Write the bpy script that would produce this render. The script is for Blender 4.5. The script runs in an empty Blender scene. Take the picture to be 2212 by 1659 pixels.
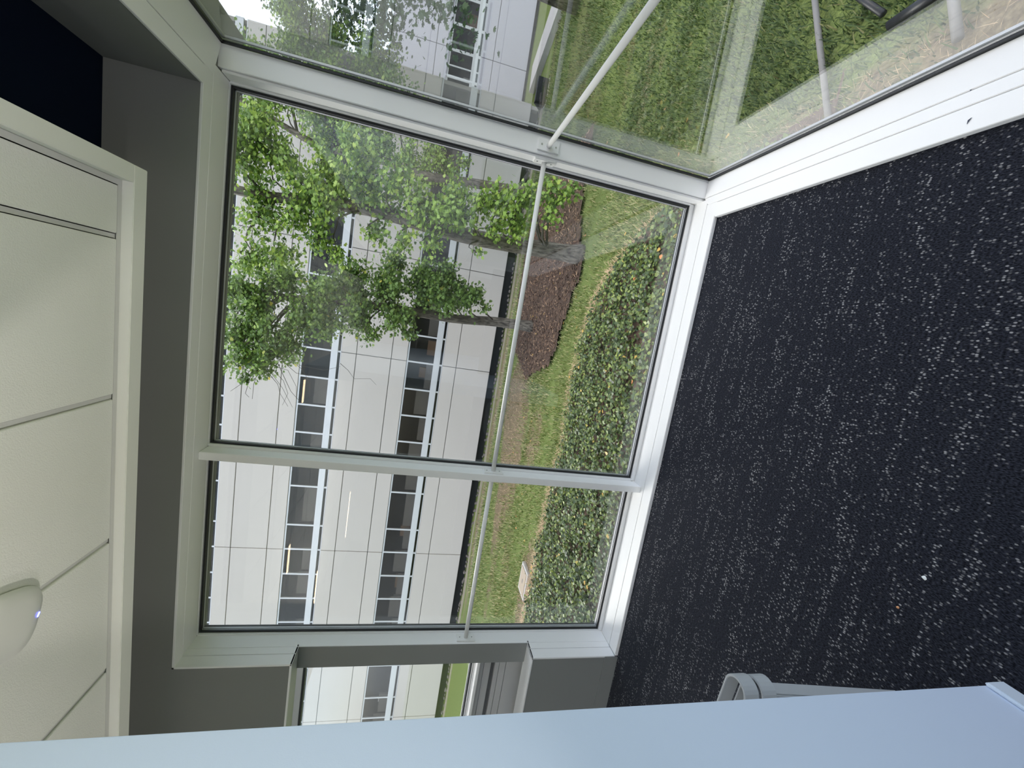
import bpy, bmesh, math, random
import numpy as np
from mathutils import Vector, Matrix, noise

# ------------------------------------------------------------------ camera
scene = bpy.context.scene
col = scene.collection
H = 1.625                       # eye height above the carpet
FPX = 866.38                    # focal length in pixels of the 2212x1659 frame
W, HH = 2212, 1659


def cam_matrix(a, b, c):
    base = Matrix(((0, 1, 0), (0, 0, -1), (-1, 0, 0)))
    return base @ Matrix.Rotation(a, 3, 'X') @ Matrix.Rotation(b, 3, 'Y') @ Matrix.Rotation(c, 3, 'Z')


RM = cam_matrix(-0.14532456, -0.227385, 0.13249779)
cd = bpy.data.cameras.new('camera')
cam = bpy.data.objects.new('camera', cd)
col.objects.link(cam)
cd.sensor_fit = 'HORIZONTAL'
cd.sensor_width = 36
cd.lens = 36 * FPX / W
cd.clip_start = 0.02
cd.clip_end = 500
cam.matrix_world = Matrix.Translation((0, 0, H)) @ RM.to_4x4()
scene.camera = cam

# ------------------------------------------------------------------ world and light
world = bpy.data.worlds.new('sky')
scene.world = world
world.use_nodes = True
wn = world.node_tree.nodes
wl = world.node_tree.links
sky = wn.new('ShaderNodeTexSky')
sky.sky_type = 'NISHITA'
sky.sun_disc = False
sky.sun_elevation = math.radians(58)
sky.sun_rotation = math.radians(140)
sky.air_density = 1.0
sky.dust_density = 2.5
sky.ozone_density = 1.0
cl_n = wn.new('ShaderNodeTexNoise')
cl_n.inputs['Scale'].default_value = 2.2
cl_n.inputs['Detail'].default_value = 6
cl_r = wn.new('ShaderNodeValToRGB')
cl_r.color_ramp.elements[0].position = 0.36
cl_r.color_ramp.elements[1].position = 0.60
cl_m = wn.new('ShaderNodeMix')
cl_m.data_type = 'RGBA'
cl_m.inputs[7].default_value = (4.7, 5.1, 5.8, 1)      # cloud brightness in the sky texture's units
tc = wn.new('ShaderNodeTexCoord')
wl.new(tc.outputs['Generated'], cl_n.inputs['Vector'])
wl.new(cl_n.outputs['Fac'], cl_r.inputs['Fac'])
wl.new(cl_r.outputs['Color'], cl_m.inputs[0])
wl.new(sky.outputs['Color'], cl_m.inputs[6])
bg = wn['Background']
wl.new(cl_m.outputs[2], bg.inputs['Color'])
bg.inputs['Strength'].default_value = 0.26

sun_d = bpy.data.lights.new('sun', 'SUN')
sun_d.energy = 1.9
sun_d.angle = math.radians(30)
sun_d.color = (1.0, 0.95, 0.87)
sun = bpy.data.objects.new('sun', sun_d)
col.objects.link(sun)
sun.rotation_euler = (math.radians(-46), 0, math.radians(50))

scene.view_settings.view_transform = 'Standard'
scene.view_settings.look = 'None'
scene.view_settings.gamma = 1
scene.view_settings.use_curve_mapping = False
scene.view_settings.exposure = 0.74
scene.cycles.max_bounces = 8
scene.cycles.diffuse_bounces = 5
scene.cycles.glossy_bounces = 4
scene.cycles.transparent_max_bounces = 16
scene.cycles.use_adaptive_sampling = True
scene.cycles.adaptive_threshold = 0.025
scene.cycles.sample_clamp_indirect = 8
scene.cycles.caustics_reflective = False
scene.cycles.caustics_refractive = False
scene.cycles.use_denoising = True

rng = random.Random(7)
UP = 285.0                      # radiance of the added fill uplighters


# ------------------------------------------------------------------ helpers
def px(x, y):
    """direction of a photograph pixel, in world axes"""
    d = RM @ Vector((x - W / 2, -(y - HH / 2), -FPX))
    return d.normalized()


def on_y(x, y, Y):
    d = px(x, y)
    return Vector((0, 0, H)) + d * (Y / d.y)


def on_ground(x, y):
    d = px(x, y)
    t = 1.0
    for _ in range(60):
        p = d * t
        g = ground_z(p.x, p.y) - H
        t += (g - p.z) / d.z * 0.8
    return Vector((0, 0, H)) + d * t


def ground_z(x, y):
    """height of the soil outside; the carpet is 0"""
    s = min(max((y - 3.0) / 14.0, 0), 1)
    return -1.08 - 0.74 * s


class MB:
    def __init__(self):
        self.v = []
        self.f = []

    def box(self, x0, x1, y0, y1, z0, z1):
        n = len(self.v)
        for z in (z0, z1):
            self.v += [(x0, y0, z), (x1, y0, z), (x1, y1, z), (x0, y1, z)]
        self.f += [tuple(n + i for i in q) for q in
                   ((3, 2, 1, 0), (4, 5, 6, 7), (0, 1, 5, 4), (1, 2, 6, 5), (2, 3, 7, 6), (3, 0, 4, 7))]
        return self

    def tube(self, pts, rad, seg=12, cap=True):
        pts = [Vector(p) for p in pts]
        if not hasattr(rad, '__len__'):
            rad = [rad] * len(pts)
        n0 = len(self.v)
        ref = Vector((0.13, 0.31, 0.94)).normalized()
        for i, p in enumerate(pts):
            t = (pts[min(i + 1, len(pts) - 1)] - pts[max(i - 1, 0)]).normalized()
            if abs(t.dot(ref)) > 0.97:
                ref = Vector((1, 0, 0))
            a = t.cross(ref).normalized()
            b = t.cross(a)
            for k in range(seg):
                th = 2 * math.pi * k / seg
                self.v.append(tuple(p + (a * math.cos(th) + b * math.sin(th)) * rad[i]))
        for i in range(len(pts) - 1):
            for k in range(seg):
                k2 = (k + 1) % seg
                self.f.append((n0 + i * seg + k, n0 + i * seg + k2, n0 + (i + 1) * seg + k2, n0 + (i + 1) * seg + k))
        if cap:
            self.f.append(tuple(n0 + k for k in reversed(range(seg))))
            self.f.append(tuple(n0 + (len(pts) - 1) * seg + k for k in range(seg)))
        return self

    def poly_prism(self, pts, axis, a0, a1):
        """extrude a 2D polygon along axis 'x','y' or 'z'"""
        n = len(self.v)
        m = len(pts)
        for a in (a0, a1):
            for (p, q) in pts:
                self.v.append({'x': (a, p, q), 'y': (p, a, q), 'z': (p, q, a)}[axis])
        self.f.append(tuple(n + i for i in reversed(range(m))))
        self.f.append(tuple(n + m + i for i in range(m)))
        for i in range(m):
            j = (i + 1) % m
            self.f.append((n + i, n + j, n + m + j, n + m + i))
        return self

    def build(self, name, mat, parent=None, bevel=0, smooth=False, loc=None):
        me = bpy.data.meshes.new(name)
        me.from_pydata(self.v, [], self.f)
        bm = bmesh.new()
        bm.from_mesh(me)
        bmesh.ops.recalc_face_normals(bm, faces=bm.faces)
        if bevel:
            es = [e for e in bm.edges if len(e.link_faces) == 2 and e.calc_face_angle() > 0.6]
            bmesh.ops.bevel(bm, geom=es, offset=bevel, segments=2, affect='EDGES', clamp_overlap=True)
        bm.to_mesh(me)
        bm.free()
        return link(name, me, mat, parent, smooth, loc)


def link(name, me, mat, parent=None, smooth=False, loc=None):
    if mat:
        me.materials.append(mat)
    if smooth:
        me.polygons.foreach_set('use_smooth', [True] * len(me.polygons))
    o = bpy.data.objects.new(name, me)
    col.objects.link(o)
    if loc is not None:
        o.location = loc
    if parent is not None:
        par(o, parent)
    return o


def par(o, parent):
    o.parent = parent
    # parents are pure translations: keep world coordinates
    o.matrix_parent_inverse = Matrix.Translation(-parent.location)


def empty(name, loc=(0, 0, 0)):
    o = bpy.data.objects.new(name, None)
    o.empty_display_size = 0.1
    o.location = loc
    col.objects.link(o)
    return o


def tag(o, label=None, cat=None, group=None, kind=None):
    if label:
        o['label'] = label
    if cat:
        o['category'] = cat
    if group:
        o['group'] = group
    if kind:
        o['kind'] = kind
    return o


def box(name, mat, parent, x0, x1, y0, y1, z0, z1, bevel=0):
    return MB().box(x0, x1, y0, y1, z0, z1).build(name, mat, parent, bevel)


def np_mesh(name, verts, faces, mat, parent=None):
    """verts (n,3), faces (m,k) arrays"""
    me = bpy.data.meshes.new(name)
    verts = np.asarray(verts, dtype=np.float32)
    faces = np.asarray(faces, dtype=np.int32)
    m, k = faces.shape
    me.vertices.add(len(verts))
    me.vertices.foreach_set('co', verts.ravel())
    me.loops.add(m * k)
    me.loops.foreach_set('vertex_index', faces.ravel())
    me.polygons.add(m)
    me.polygons.foreach_set('loop_start', np.arange(0, m * k, k, dtype=np.int32))
    me.update(calc_edges=True)
    return link(name, me, mat, parent)


# ------------------------------------------------------------------ materials
def new_mat(name):
    m = bpy.data.materials.new(name)
    m.use_nodes = True
    nt = m.node_tree
    return m, nt.nodes, nt.links, nt.nodes['Principled BSDF']


def mat_plain(name, color, rough=0.5, var=0.06, scale=6.0, bump=0.0, bscale=200, metal=0.0, spec=0.5):
    m, n, l, b = new_mat(name)
    b.inputs['Roughness'].default_value = rough
    b.inputs['Metallic'].default_value = metal
    b.inputs['Specular IOR Level'].default_value = spec
    t = n.new('ShaderNodeTexCoord')
    ns = n.new('ShaderNodeTexNoise')
    ns.inputs['Scale'].default_value = scale
    ns.inputs['Detail'].default_value = 5
    l.new(t.outputs['Object'], ns.inputs['Vector'])
    mx = n.new('ShaderNodeMix')
    mx.data_type = 'RGBA'
    mx.inputs[6].default_value = tuple(c * (1 - var) for c in color) + (1,)
    mx.inputs[7].default_value = tuple(min(1, c * (1 + var)) for c in color) + (1,)
    l.new(ns.outputs['Fac'], mx.inputs[0])
    l.new(mx.outputs[2], b.inputs['Base Color'])
    if bump:
        n2 = n.new('ShaderNodeTexNoise')
        n2.inputs['Scale'].default_value = bscale
        n2.inputs['Detail'].default_value = 3
        l.new(t.outputs['Object'], n2.inputs['Vector'])
        bp = n.new('ShaderNodeBump')
        bp.inputs['Strength'].default_value = bump
        bp.inputs['Distance'].default_value = 0.01
        l.new(n2.outputs['Fac'], bp.inputs['Height'])
        l.new(bp.outputs['Normal'], b.inputs['Normal'])
    return m


def mat_glass(name, r0=0.05, tint=(1, 1, 1)):
    """clear architectural glass: transparent plus a Schlick mirror, equal from both sides"""
    m, n, l, b = new_mat(name)
    n.remove(b)
    out = n['Material Output']
    g = n.new('ShaderNodeNewGeometry')
    dot = n.new('ShaderNodeVectorMath')
    dot.operation = 'DOT_PRODUCT'
    l.new(g.outputs['Incoming'], dot.inputs[0])
    l.new(g.outputs['Normal'], dot.inputs[1])

    def mth(op, a, bb=None):
        x = n.new('ShaderNodeMath')
        x.operation = op
        for i, s in enumerate((a, bb)):
            if s is None:
                continue
            if isinstance(s, (int, float)):
                x.inputs[i].default_value = s
            else:
                l.new(s, x.inputs[i])
        return x.outputs[0]
    c = mth('ABSOLUTE', dot.outputs['Value'])
    k = mth('POWER', mth('SUBTRACT', 1.0, c), 3.0)
    fac = mth('MINIMUM', mth('ADD', mth('MULTIPLY', k, 1 - r0), r0), 1.0)
    tr = n.new('ShaderNodeBsdfTransparent')
    tr.inputs['Color'].default_value = tint + (1,)
    gl = n.new('ShaderNodeBsdfGlossy')
    gl.inputs['Roughness'].default_value = 0.0
    mx = n.new('ShaderNodeMixShader')
    l.new(fac, mx.inputs[0])
    l.new(tr.outputs[0], mx.inputs[1])
    l.new(gl.outputs[0], mx.inputs[2])
    l.new(mx.outputs[0], out.inputs['Surface'])
    return m


def mat_emit(name, color, strength):
    m, n, l, b = new_mat(name)
    b.inputs['Base Color'].default_value = color + (1,)
    b.inputs['Emission Color'].default_value = color + (1,)
    b.inputs['Emission Strength'].default_value = strength
    return m


def mat_leaf(name, cols, rough=0.45, trans=0.35):
    """leaf colours picked per leaf, partly translucent"""
    m, n, l, b = new_mat(name)
    out = n['Material Output']
    g = n.new('ShaderNodeNewGeometry')
    r = n.new('ShaderNodeValToRGB')
    r.color_ramp.interpolation = 'LINEAR'
    els = r.color_ramp.elements
    els[0].position = cols[0][0]
    els[0].color = cols[0][1] + (1,)
    els[1].position = cols[-1][0]
    els[1].color = cols[-1][1] + (1,)
    for p, c in cols[1:-1]:
        e = els.new(p)
        e.color = c + (1,)
    l.new(g.outputs['Random Per Island'], r.inputs['Fac'])
    l.new(r.outputs['Color'], b.inputs['Base Color'])
    b.inputs['Roughness'].default_value = rough
    tl = n.new('ShaderNodeBsdfTranslucent')
    l.new(r.outputs['Color'], tl.inputs['Color'])
    mx = n.new('ShaderNodeMixShader')
    mx.inputs[0].default_value = trans
    l.new(b.outputs[0], mx.inputs[1])
    l.new(tl.outputs[0], mx.inputs[2])
    l.new(mx.outputs[0], out.inputs['Surface'])
    return m


def mat_carpet():
    m, n, l, b = new_mat('carpet')
    b.inputs['Roughness'].default_value = 0.95
    b.inputs['Specular IOR Level'].default_value = 0.15
    b.inputs['Sheen Weight'].default_value = 0.14
    b.inputs['Sheen Roughness'].default_value = 0.35
    t = n.new('ShaderNodeTexCoord')

    def mapping(scale):
        mp = n.new('ShaderNodeMapping')
        mp.inputs['Scale'].default_value = scale
        l.new(t.outputs['Object'], mp.inputs['Vector'])
        return mp.outputs[0]

    def ramp(src, p0, p1, c0=(0, 0, 0, 1), c1=(1, 1, 1, 1)):
        r = n.new('ShaderNodeValToRGB')
        r.color_ramp.elements[0].position = p0
        r.color_ramp.elements[1].position = p1
        r.color_ramp.elements[0].color = c0
        r.color_ramp.elements[1].color = c1
        l.new(src, r.inputs['Fac'])
        return r.outputs['Color']

    def mul(a, c):
        x = n.new('ShaderNodeMath')
        x.operation = 'MULTIPLY'
        for i, s in enumerate((a, c)):
            if isinstance(s, (int, float)):
                x.inputs[i].default_value = s
            else:
                l.new(s, x.inputs[i])
        return x.outputs[0]
    # flecks: one stitch per cell of a stitched grid (rows run along X)
    vo = n.new('ShaderNodeTexVoronoi')
    vo.voronoi_dimensions = '2D'
    vo.inputs['Scale'].default_value = 1.0
    vo.inputs['Randomness'].default_value = 0.55
    l.new(mapping((145, 88, 1)), vo.inputs['Vector'])
    dist = ramp(vo.outputs['Distance'], 0.22, 0.46, (1, 1, 1, 1), (0, 0, 0, 1))
    wn_ = n.new('ShaderNodeTexWhiteNoise')
    wn_.noise_dimensions = '3D'
    l.new(vo.outputs['Position'], wn_.inputs['Vector'])
    rows = n.new('ShaderNodeTexNoise')
    rows.inputs['Scale'].default_value = 1.0
    rows.inputs['Detail'].default_value = 3
    l.new(mapping((2.6, 24, 1)), rows.inputs['Vector'])
    # a stitch shows where its random number passes the row's threshold
    th = n.new('ShaderNodeMath')
    th.operation = 'ADD'
    l.new(wn_.outputs['Value'], th.inputs[0])
    l.new(mul(rows.outputs['Fac'], 1.3), th.inputs[1])
    pick = ramp(mul(th.outputs[0], 0.5), 0.71, 0.90)
    fleck = mul(dist, pick)
    base = n.new('ShaderNodeTexNoise')
    base.inputs['Scale'].default_value = 1.0
    base.inputs['Detail'].default_value = 4
    l.new(mapping((300, 120, 1)), base.inputs['Vector'])
    bc = ramp(base.outputs['Fac'], 0.38, 0.68, (0.0015, 0.002, 0.0045, 1), (0.028, 0.031, 0.044, 1))
    mx = n.new('ShaderNodeMix')
    mx.data_type = 'RGBA'
    l.new(fleck, mx.inputs[0])
    l.new(bc, mx.inputs[6])
    mx.inputs[7].default_value = (0.30, 0.30, 0.31, 1)
    l.new(mx.outputs[2], b.inputs['Base Color'])
    bp = n.new('ShaderNodeBump')
    bp.inputs['Strength'].default_value = 0.5
    bp.inputs['Distance'].default_value = 0.004
    l.new(base.outputs['Fac'], bp.inputs['Height'])
    l.new(bp.outputs['Normal'], b.inputs['Normal'])
    return m


def mat_bark():
    m, n, l, b = new_mat('bark')
    b.inputs['Roughness'].default_value = 0.95
    t = n.new('ShaderNodeTexCoord')
    mp = n.new('ShaderNodeMapping')
    mp.inputs['Scale'].default_value = (22, 22, 5)
    l.new(t.outputs['Object'], mp.inputs['Vector'])
    a = n.new('ShaderNodeTexNoise')
    a.inputs['Scale'].default_value = 1
    a.inputs['Detail'].default_value = 8
    l.new(mp.outputs[0], a.inputs['Vector'])
    r = n.new('ShaderNodeValToRGB')
    r.color_ramp.elements[0].position = 0.35
    r.color_ramp.elements[0].color = (0.045, 0.036, 0.028, 1)
    r.color_ramp.elements[1].position = 0.68
    r.color_ramp.elements[1].color = (0.21, 0.185, 0.15, 1)
    l.new(a.outputs['Fac'], r.inputs['Fac'])
    l.new(r.outputs['Color'], b.inputs['Base Color'])
    bp = n.new('ShaderNodeBump')
    bp.inputs['Strength'].default_value = 0.7
    bp.inputs['Distance'].default_value = 0.02
    l.new(a.outputs['Fac'], bp.inputs['Height'])
    l.new(bp.outputs['Normal'], b.inputs['Normal'])
    return m


def mat_soil():
    """lawn soil with dry patches"""
    m, n, l, b = new_mat('lawn_soil')
    b.inputs['Roughness'].default_value = 1.0
    b.inputs['Specular IOR Level'].default_value = 0.1
    t = n.new('ShaderNodeTexCoord')

    def nz(scale, detail=5):
        x = n.new('ShaderNodeTexNoise')
        x.inputs['Scale'].default_value = scale
        x.inputs['Detail'].default_value = detail
        l.new(t.outputs['Object'], x.inputs['Vector'])
        return x.outputs['Fac']

    def ramp(src, stops):
        r = n.new('ShaderNodeValToRGB')
        els = r.color_ramp.elements
        els[0].position, els[0].color = stops[0][0], stops[0][1] + (1,)
        els[1].position, els[1].color = stops[-1][0], stops[-1][1] + (1,)
        for p, c in stops[1:-1]:
            e = els.new(p)
            e.color = c + (1,)
        l.new(src, r.inputs['Fac'])
        return r.outputs['Color']
    green = ramp(nz(60, 6), [(0.3, (0.07, 0.10, 0.028)), (0.7, (0.22, 0.27, 0.085))])
    dry = ramp(nz(40, 6), [(0.3, (0.10, 0.075, 0.045)), (0.7, (0.28, 0.22, 0.13))])
    at = n.new('ShaderNodeAttribute')
    at.attribute_name = 'dry'
    ad = n.new('ShaderNodeMath')
    ad.operation = 'ADD'
    l.new(at.outputs['Fac'], ad.inputs[0])
    sc2 = n.new('ShaderNodeMath')
    sc2.operation = 'MULTIPLY_ADD'
    l.new(nz(3.0, 5), sc2.inputs[0])
    sc2.inputs[1].default_value = 0.9
    sc2.inputs[2].default_value = -0.45
    l.new(sc2.outputs[0], ad.inputs[1])
    msk = ramp(ad.outputs[0], [(0.35, (0, 0, 0)), (0.6, (1, 1, 1))])
    mx = n.new('ShaderNodeMix')
    mx.data_type = 'RGBA'
    l.new(msk, mx.inputs[0])
    l.new(green, mx.inputs[6])
    l.new(dry, mx.inputs[7])
    l.new(mx.outputs[2], b.inputs['Base Color'])
    return m


M = {}
M['white'] = mat_plain('white_frame_paint', (0.86, 0.86, 0.86), 0.35, 0.012, 3)
M['rail'] = mat_plain('white_rail_paint', (0.82, 0.82, 0.81), 0.3, 0.01, 3)
M['gasket'] = mat_plain('black_rubber_gasket', (0.012, 0.013, 0.016), 0.5, 0.1, 30)
M['grey'] = mat_plain('grey_wall_paint', (0.235, 0.24, 0.235), 0.75, 0.02, 4, 0.05, 300)
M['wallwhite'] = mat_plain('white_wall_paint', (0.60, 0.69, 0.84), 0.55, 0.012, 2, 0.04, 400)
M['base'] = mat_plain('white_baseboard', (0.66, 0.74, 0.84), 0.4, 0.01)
M['room'] = mat_plain('room_wall_paint', (0.78, 0.78, 0.76), 0.8, 0.02)
M['tile'] = mat_plain('ceiling_tile_mineral', (0.82, 0.82, 0.78), 0.95, 0.02, 8, 0.25, 220)
M['tee'] = mat_plain('ceiling_grid_metal', (0.62, 0.62, 0.60), 0.5, 0.01)
M['dark_edge'] = mat_plain('tile_edge_shadow_gap', (0.10, 0.10, 0.10), 0.9, 0.05)
M['soffit'] = mat_plain('white_soffit_paint', (0.82, 0.82, 0.78), 0.8, 0.012, 5, 0.05, 260)
M['deck'] = mat_plain('dark_deck_paint', (0.004, 0.008, 0.018), 0.95, 0.15, 3, 0.1, 120, spec=0.05)
M['glass'] = mat_glass('clear_glass', 0.06, (0.975, 0.985, 0.98))
M['bglass'] = mat_glass('building_glass', 0.015, (0.82, 0.82, 0.81))
M['carpet'] = mat_carpet()
M['spandrel'] = mat_plain('grey_metal_spandrel', (0.46, 0.46, 0.465), 0.5, 0.02)
M['slot'] = mat_plain('dark_grille', (0.10, 0.10, 0.105), 0.6, 0.05)
M['chair'] = mat_plain('light_grey_plastic', (0.42, 0.44, 0.46), 0.45, 0.02)
M['chrome'] = mat_plain('brushed_steel', (0.55, 0.55, 0.56), 0.3, 0.02, metal=1.0)
M['plastic'] = mat_plain('white_device_plastic', (0.70, 0.70, 0.67), 0.5, 0.01)
M['led'] = mat_emit('blue_led', (0.08, 0.10, 1.0), 14)
M['lamp'] = mat_emit('warm_lamp_diffuser', (1.0, 0.78, 0.52), 7)
M['lampbody'] = mat_plain('lamp_housing', (0.7, 0.7, 0.68), 0.4, 0.01)
M['panel'] = mat_plain('white_precast_panel', (0.51, 0.475, 0.445), 0.7, 0.03, 1.2, 0.03, 80)
M['panel2'] = mat_plain('pale_lilac_wall_panel', (0.46, 0.45, 0.51), 0.7, 0.03, 1.2)
M['joint'] = mat_plain('grey_joint_sealant', (0.17, 0.17, 0.17), 0.9, 0.05)
M['alu'] = mat_plain('silver_window_frame', (0.56, 0.57, 0.59), 0.45, 0.02, metal=0.2)
M['plinth'] = mat_plain('dark_plinth', (0.014, 0.015, 0.016), 0.9, 0.2)
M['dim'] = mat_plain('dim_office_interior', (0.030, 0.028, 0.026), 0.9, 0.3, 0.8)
M['blind'] = mat_plain('grey_roller_blind', (0.17, 0.155, 0.14), 0.9, 0.08, 2)
M['deskwood'] = mat_plain('brown_office_furniture', (0.20, 0.115, 0.06), 0.7, 0.2, 2)
M['paper'] = mat_plain('pale_paper', (0.55, 0.55, 0.53), 0.8, 0.05)
M['bark'] = mat_bark()
M['twig'] = mat_plain('twig_bark', (0.085, 0.072, 0.058), 0.9, 0.15, 20)
M['leaf1'] = mat_leaf('bright_tree_leaf', [(0, (0.07, 0.135, 0.025)), (0.45, (0.18, 0.31, 0.05)), (0.85, (0.37, 0.52, 0.09)), (1, (0.47, 0.58, 0.11))])
M['leaf2'] = mat_leaf('deep_green_tree_leaf', [(0, (0.055, 0.105, 0.025)), (0.5, (0.14, 0.25, 0.05)), (0.988, (0.30, 0.43, 0.09)), (1, (0.70, 0.55, 0.06))])
M['leaf3'] = mat_leaf('dark_tree_leaf', [(0, (0.03, 0.07, 0.025)), (1, (0.09, 0.16, 0.05))])
M['ivy'] = mat_leaf('ivy_leaf', [(0, (0.032, 0.055, 0.018)), (0.5, (0.09, 0.14, 0.04)), (0.9, (0.22, 0.28, 0.07)), (0.99, (0.32, 0.38, 0.09)), (1, (0.6, 0.42, 0.10))], 0.38, 0.15)
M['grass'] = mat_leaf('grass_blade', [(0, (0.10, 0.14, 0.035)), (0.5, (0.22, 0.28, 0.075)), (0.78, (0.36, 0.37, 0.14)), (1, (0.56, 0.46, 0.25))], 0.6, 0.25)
M['grass_shaded'] = mat_leaf('shaded_grass_blade', [(0, (0.035, 0.07, 0.012)), (0.7, (0.085, 0.14, 0.03)), (0.93, (0.15, 0.19, 0.05)), (1, (0.30, 0.27, 0.12))], 0.6, 0.2)  # darker copy of the grass blades, tree shade put into the colour
M['straw'] = mat_leaf('dry_straw', [(0, (0.40, 0.27, 0.16)), (1, (0.70, 0.52, 0.33))], 0.8, 0.1)
M['mulch'] = mat_plain('brown_mulch', (0.10, 0.062, 0.042), 1.0, 0.45, 45, 0.6, 60)
M['chip'] = mat_leaf('mulch_chip', [(0, (0.045, 0.026, 0.018)), (0.8, (0.17, 0.10, 0.065)), (1, (0.42, 0.27, 0.16))], 0.9, 0.0)
M['fallen'] = mat_leaf('fallen_leaf', [(0, (0.45, 0.20, 0.05)), (1, (0.60, 0.45, 0.10))], 0.7, 0.2)
M['orange'] = mat_plain('orange_dry_leaf', (0.50, 0.20, 0.06), 0.7, 0.1)
M['soil'] = mat_soil()
M['concrete'] = mat_plain('pale_concrete', (0.48, 0.46, 0.43), 0.9, 0.08, 5, 0.1, 90)
M['stone'] = mat_plain('dark_river_stone', (0.12, 0.105, 0.09), 0.8, 0.3, 9)
M['edging'] = mat_plain('tan_bed_edging', (0.33, 0.29, 0.22), 0.9, 0.15, 8)
M['metal_dark'] = mat_plain('black_painted_metal', (0.015, 0.016, 0.018), 0.4, 0.1)
M['matte_black'] = mat_plain('matte_black_lamp_shade', (0.003, 0.003, 0.003), 1.0, 0.1, spec=0.0)
M['pipe'] = mat_plain('grey_downpipe', (0.20, 0.19, 0.18), 0.6, 0.05)
M['cover'] = mat_plain('tan_valve_box_lid', (0.38, 0.31, 0.23), 0.8, 0.06, 10)
M['scuff'] = mat_plain('dark_blue_fleck', (0.04, 0.05, 0.09), 0.6, 0.1)
M['crumb'] = mat_plain('pale_crumb', (0.75, 0.78, 0.78), 0.8, 0.05)
M['crumb2'] = mat_plain('orange_crumb', (0.60, 0.30, 0.14), 0.8, 0.05)
M['ext'] = mat_plain('exterior_cladding', (0.56, 0.56, 0.55), 0.8, 0.03)


def structure(o):
    o['kind'] = 'structure'
    return o


# ------------------------------------------------------------------ room shell
YL = 2.279      # inner face of the front wall and lip of the window sill
YM = 2.405      # inner face of the curtain-wall posts
YS = 2.503      # glazing stop
YG = 2.530      # glass of the front window
XR = 0.851      # inner face of the right wall
XG = 1.100      # glass of the right window
XJ = -2.179     # left jamb of the bay
ZS = 0.021      # sill top
ZH = 2.755      # head of the bay
ZD = 3.128      # dark deck
XL, YB = -6.2, -5.2

fl = structure(box('floor', M['carpet'], None, XL, XR + 0.02, YB, YL + 0.02, -0.05, 0.0))

# grey front wall: over the bay, then around the second window
Z2B, Z2T, X2L = 0.641, 2.137, -5.9
mb = MB()
mb.box(XL, XG + 0.16, YL, YG + 0.12, ZH, ZD)
mb.box(XL, XJ - 0.012, YL, YM, 0.0, Z2B - 0.012)
mb.box(XL, XJ - 0.012, YL, YM, Z2T + 0.012, ZH)
mb.box(XL, X2L, YL, YG + 0.12, 0.0, ZH)
structure(mb.build('wall_front', M['grey']))
bb = structure(box('baseboard_front', M['grey'], None, XL, XJ - 0.004, YL - 0.012, YL, 0.0, 0.10, 0.003))
# grey right wall above the right-hand window, and the wall behind the camera
structure(box('wall_right', M['grey'], None, XR, XG + 0.16, YB, YL, ZH, ZD))
structure(box('wall_back', M['room'], None, XL, XG, YB - 0.1, YB, 0, ZD))
lw = MB()
lw.box(XL - 0.15, XL, YB, -2.1, 0, ZD)
lw.box(XL - 0.15, XL, 2.15, YL + 0.37, -1.6, ZD)
lw.box(XL - 0.15, XL, -2.1, 2.15, ZH, ZD)
lw.box(XL - 0.15, XL, -2.1, 2.15, -1.6, 0.06)
structure(lw.build('wall_far_left', M['room']))
structure(box('ceiling', M['deck'], None, XL, XG + 0.16, YB, YG + 0.12, ZD, ZD + 0.12))
structure(box('wall_exterior', M['ext'], None, XL - 0.1, XG + 0.20, YB - 0.1, YG + 0.125, ZD + 0.12, ZD + 2.2))
fnd = MB().box(XL, XG + 0.05, YL + 0.02, YG + 0.06, -1.6, -0.02)
fnd.box(XR + 0.02, XG + 0.05, YB, YL + 0.02, -1.6, -0.02)
structure(fnd.build('wall_foundation', M['concrete']))

# white partition wall end beside the camera
WLX, WLY = -0.730, 0.640
structure(box('wall_left', M['wallwhite'], None, WLX - 0.12, WLX, -3.0, WLY, 0.0, 2.775, 0.004))
structure(box('baseboard_left', M['base'], None, WLX, WLX + 0.012, -3.0, WLY - 0.002, 0.0, 0.066, 0.004))

# ---------------------------------------------------------------- white lining of the bay (trim_1)
t1 = structure(empty('trim_1', (0, YL, 0)))
LT = 0.012
# sill of the front window: boards with a fine groove between them, and the lip
box('sill_board', M['white'], t1, XJ, XR + 0.09, YL - 0.004, 2.371, ZS - 0.03, ZS, 0.003)
box('sill_board', M['white'], t1, XJ, XR + 0.125, 2.374, YS, ZS - 0.03, ZS, 0.001)
# jamb lining on the left, cut by the second window
for z0, z1 in ((ZS, Z2B), (Z2T, ZH)):
    box('jamb_board', M['white'], t1, XJ - LT, XJ, YL - 0.004, 2.353, z0, z1, 0.0015)
    box('jamb_board', M['white'], t1, XJ - LT, XJ, 2.356, YM + 0.002, z0, z1, 0.0015)
# head lining
box('head_board', M['white'], t1, XJ - LT, XR + 0.085, YL - 0.004, 2.353, ZH - LT, ZH, 0.0015)
box('head_board', M['white'], t1, XJ - LT, XR + 0.125, 2.356, YS, ZH - LT, ZH, 0.0015)
# lining of the second window's recess
box('recess_sill', M['white'], t1, X2L, XJ, YL - 0.004, YM + 0.02, Z2B - 0.012, Z2B, 0.002)
box('recess_head', M['white'], t1, X2L, XJ, YL - 0.004, YM + 0.02, Z2T, Z2T + 0.012, 0.002)

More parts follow.
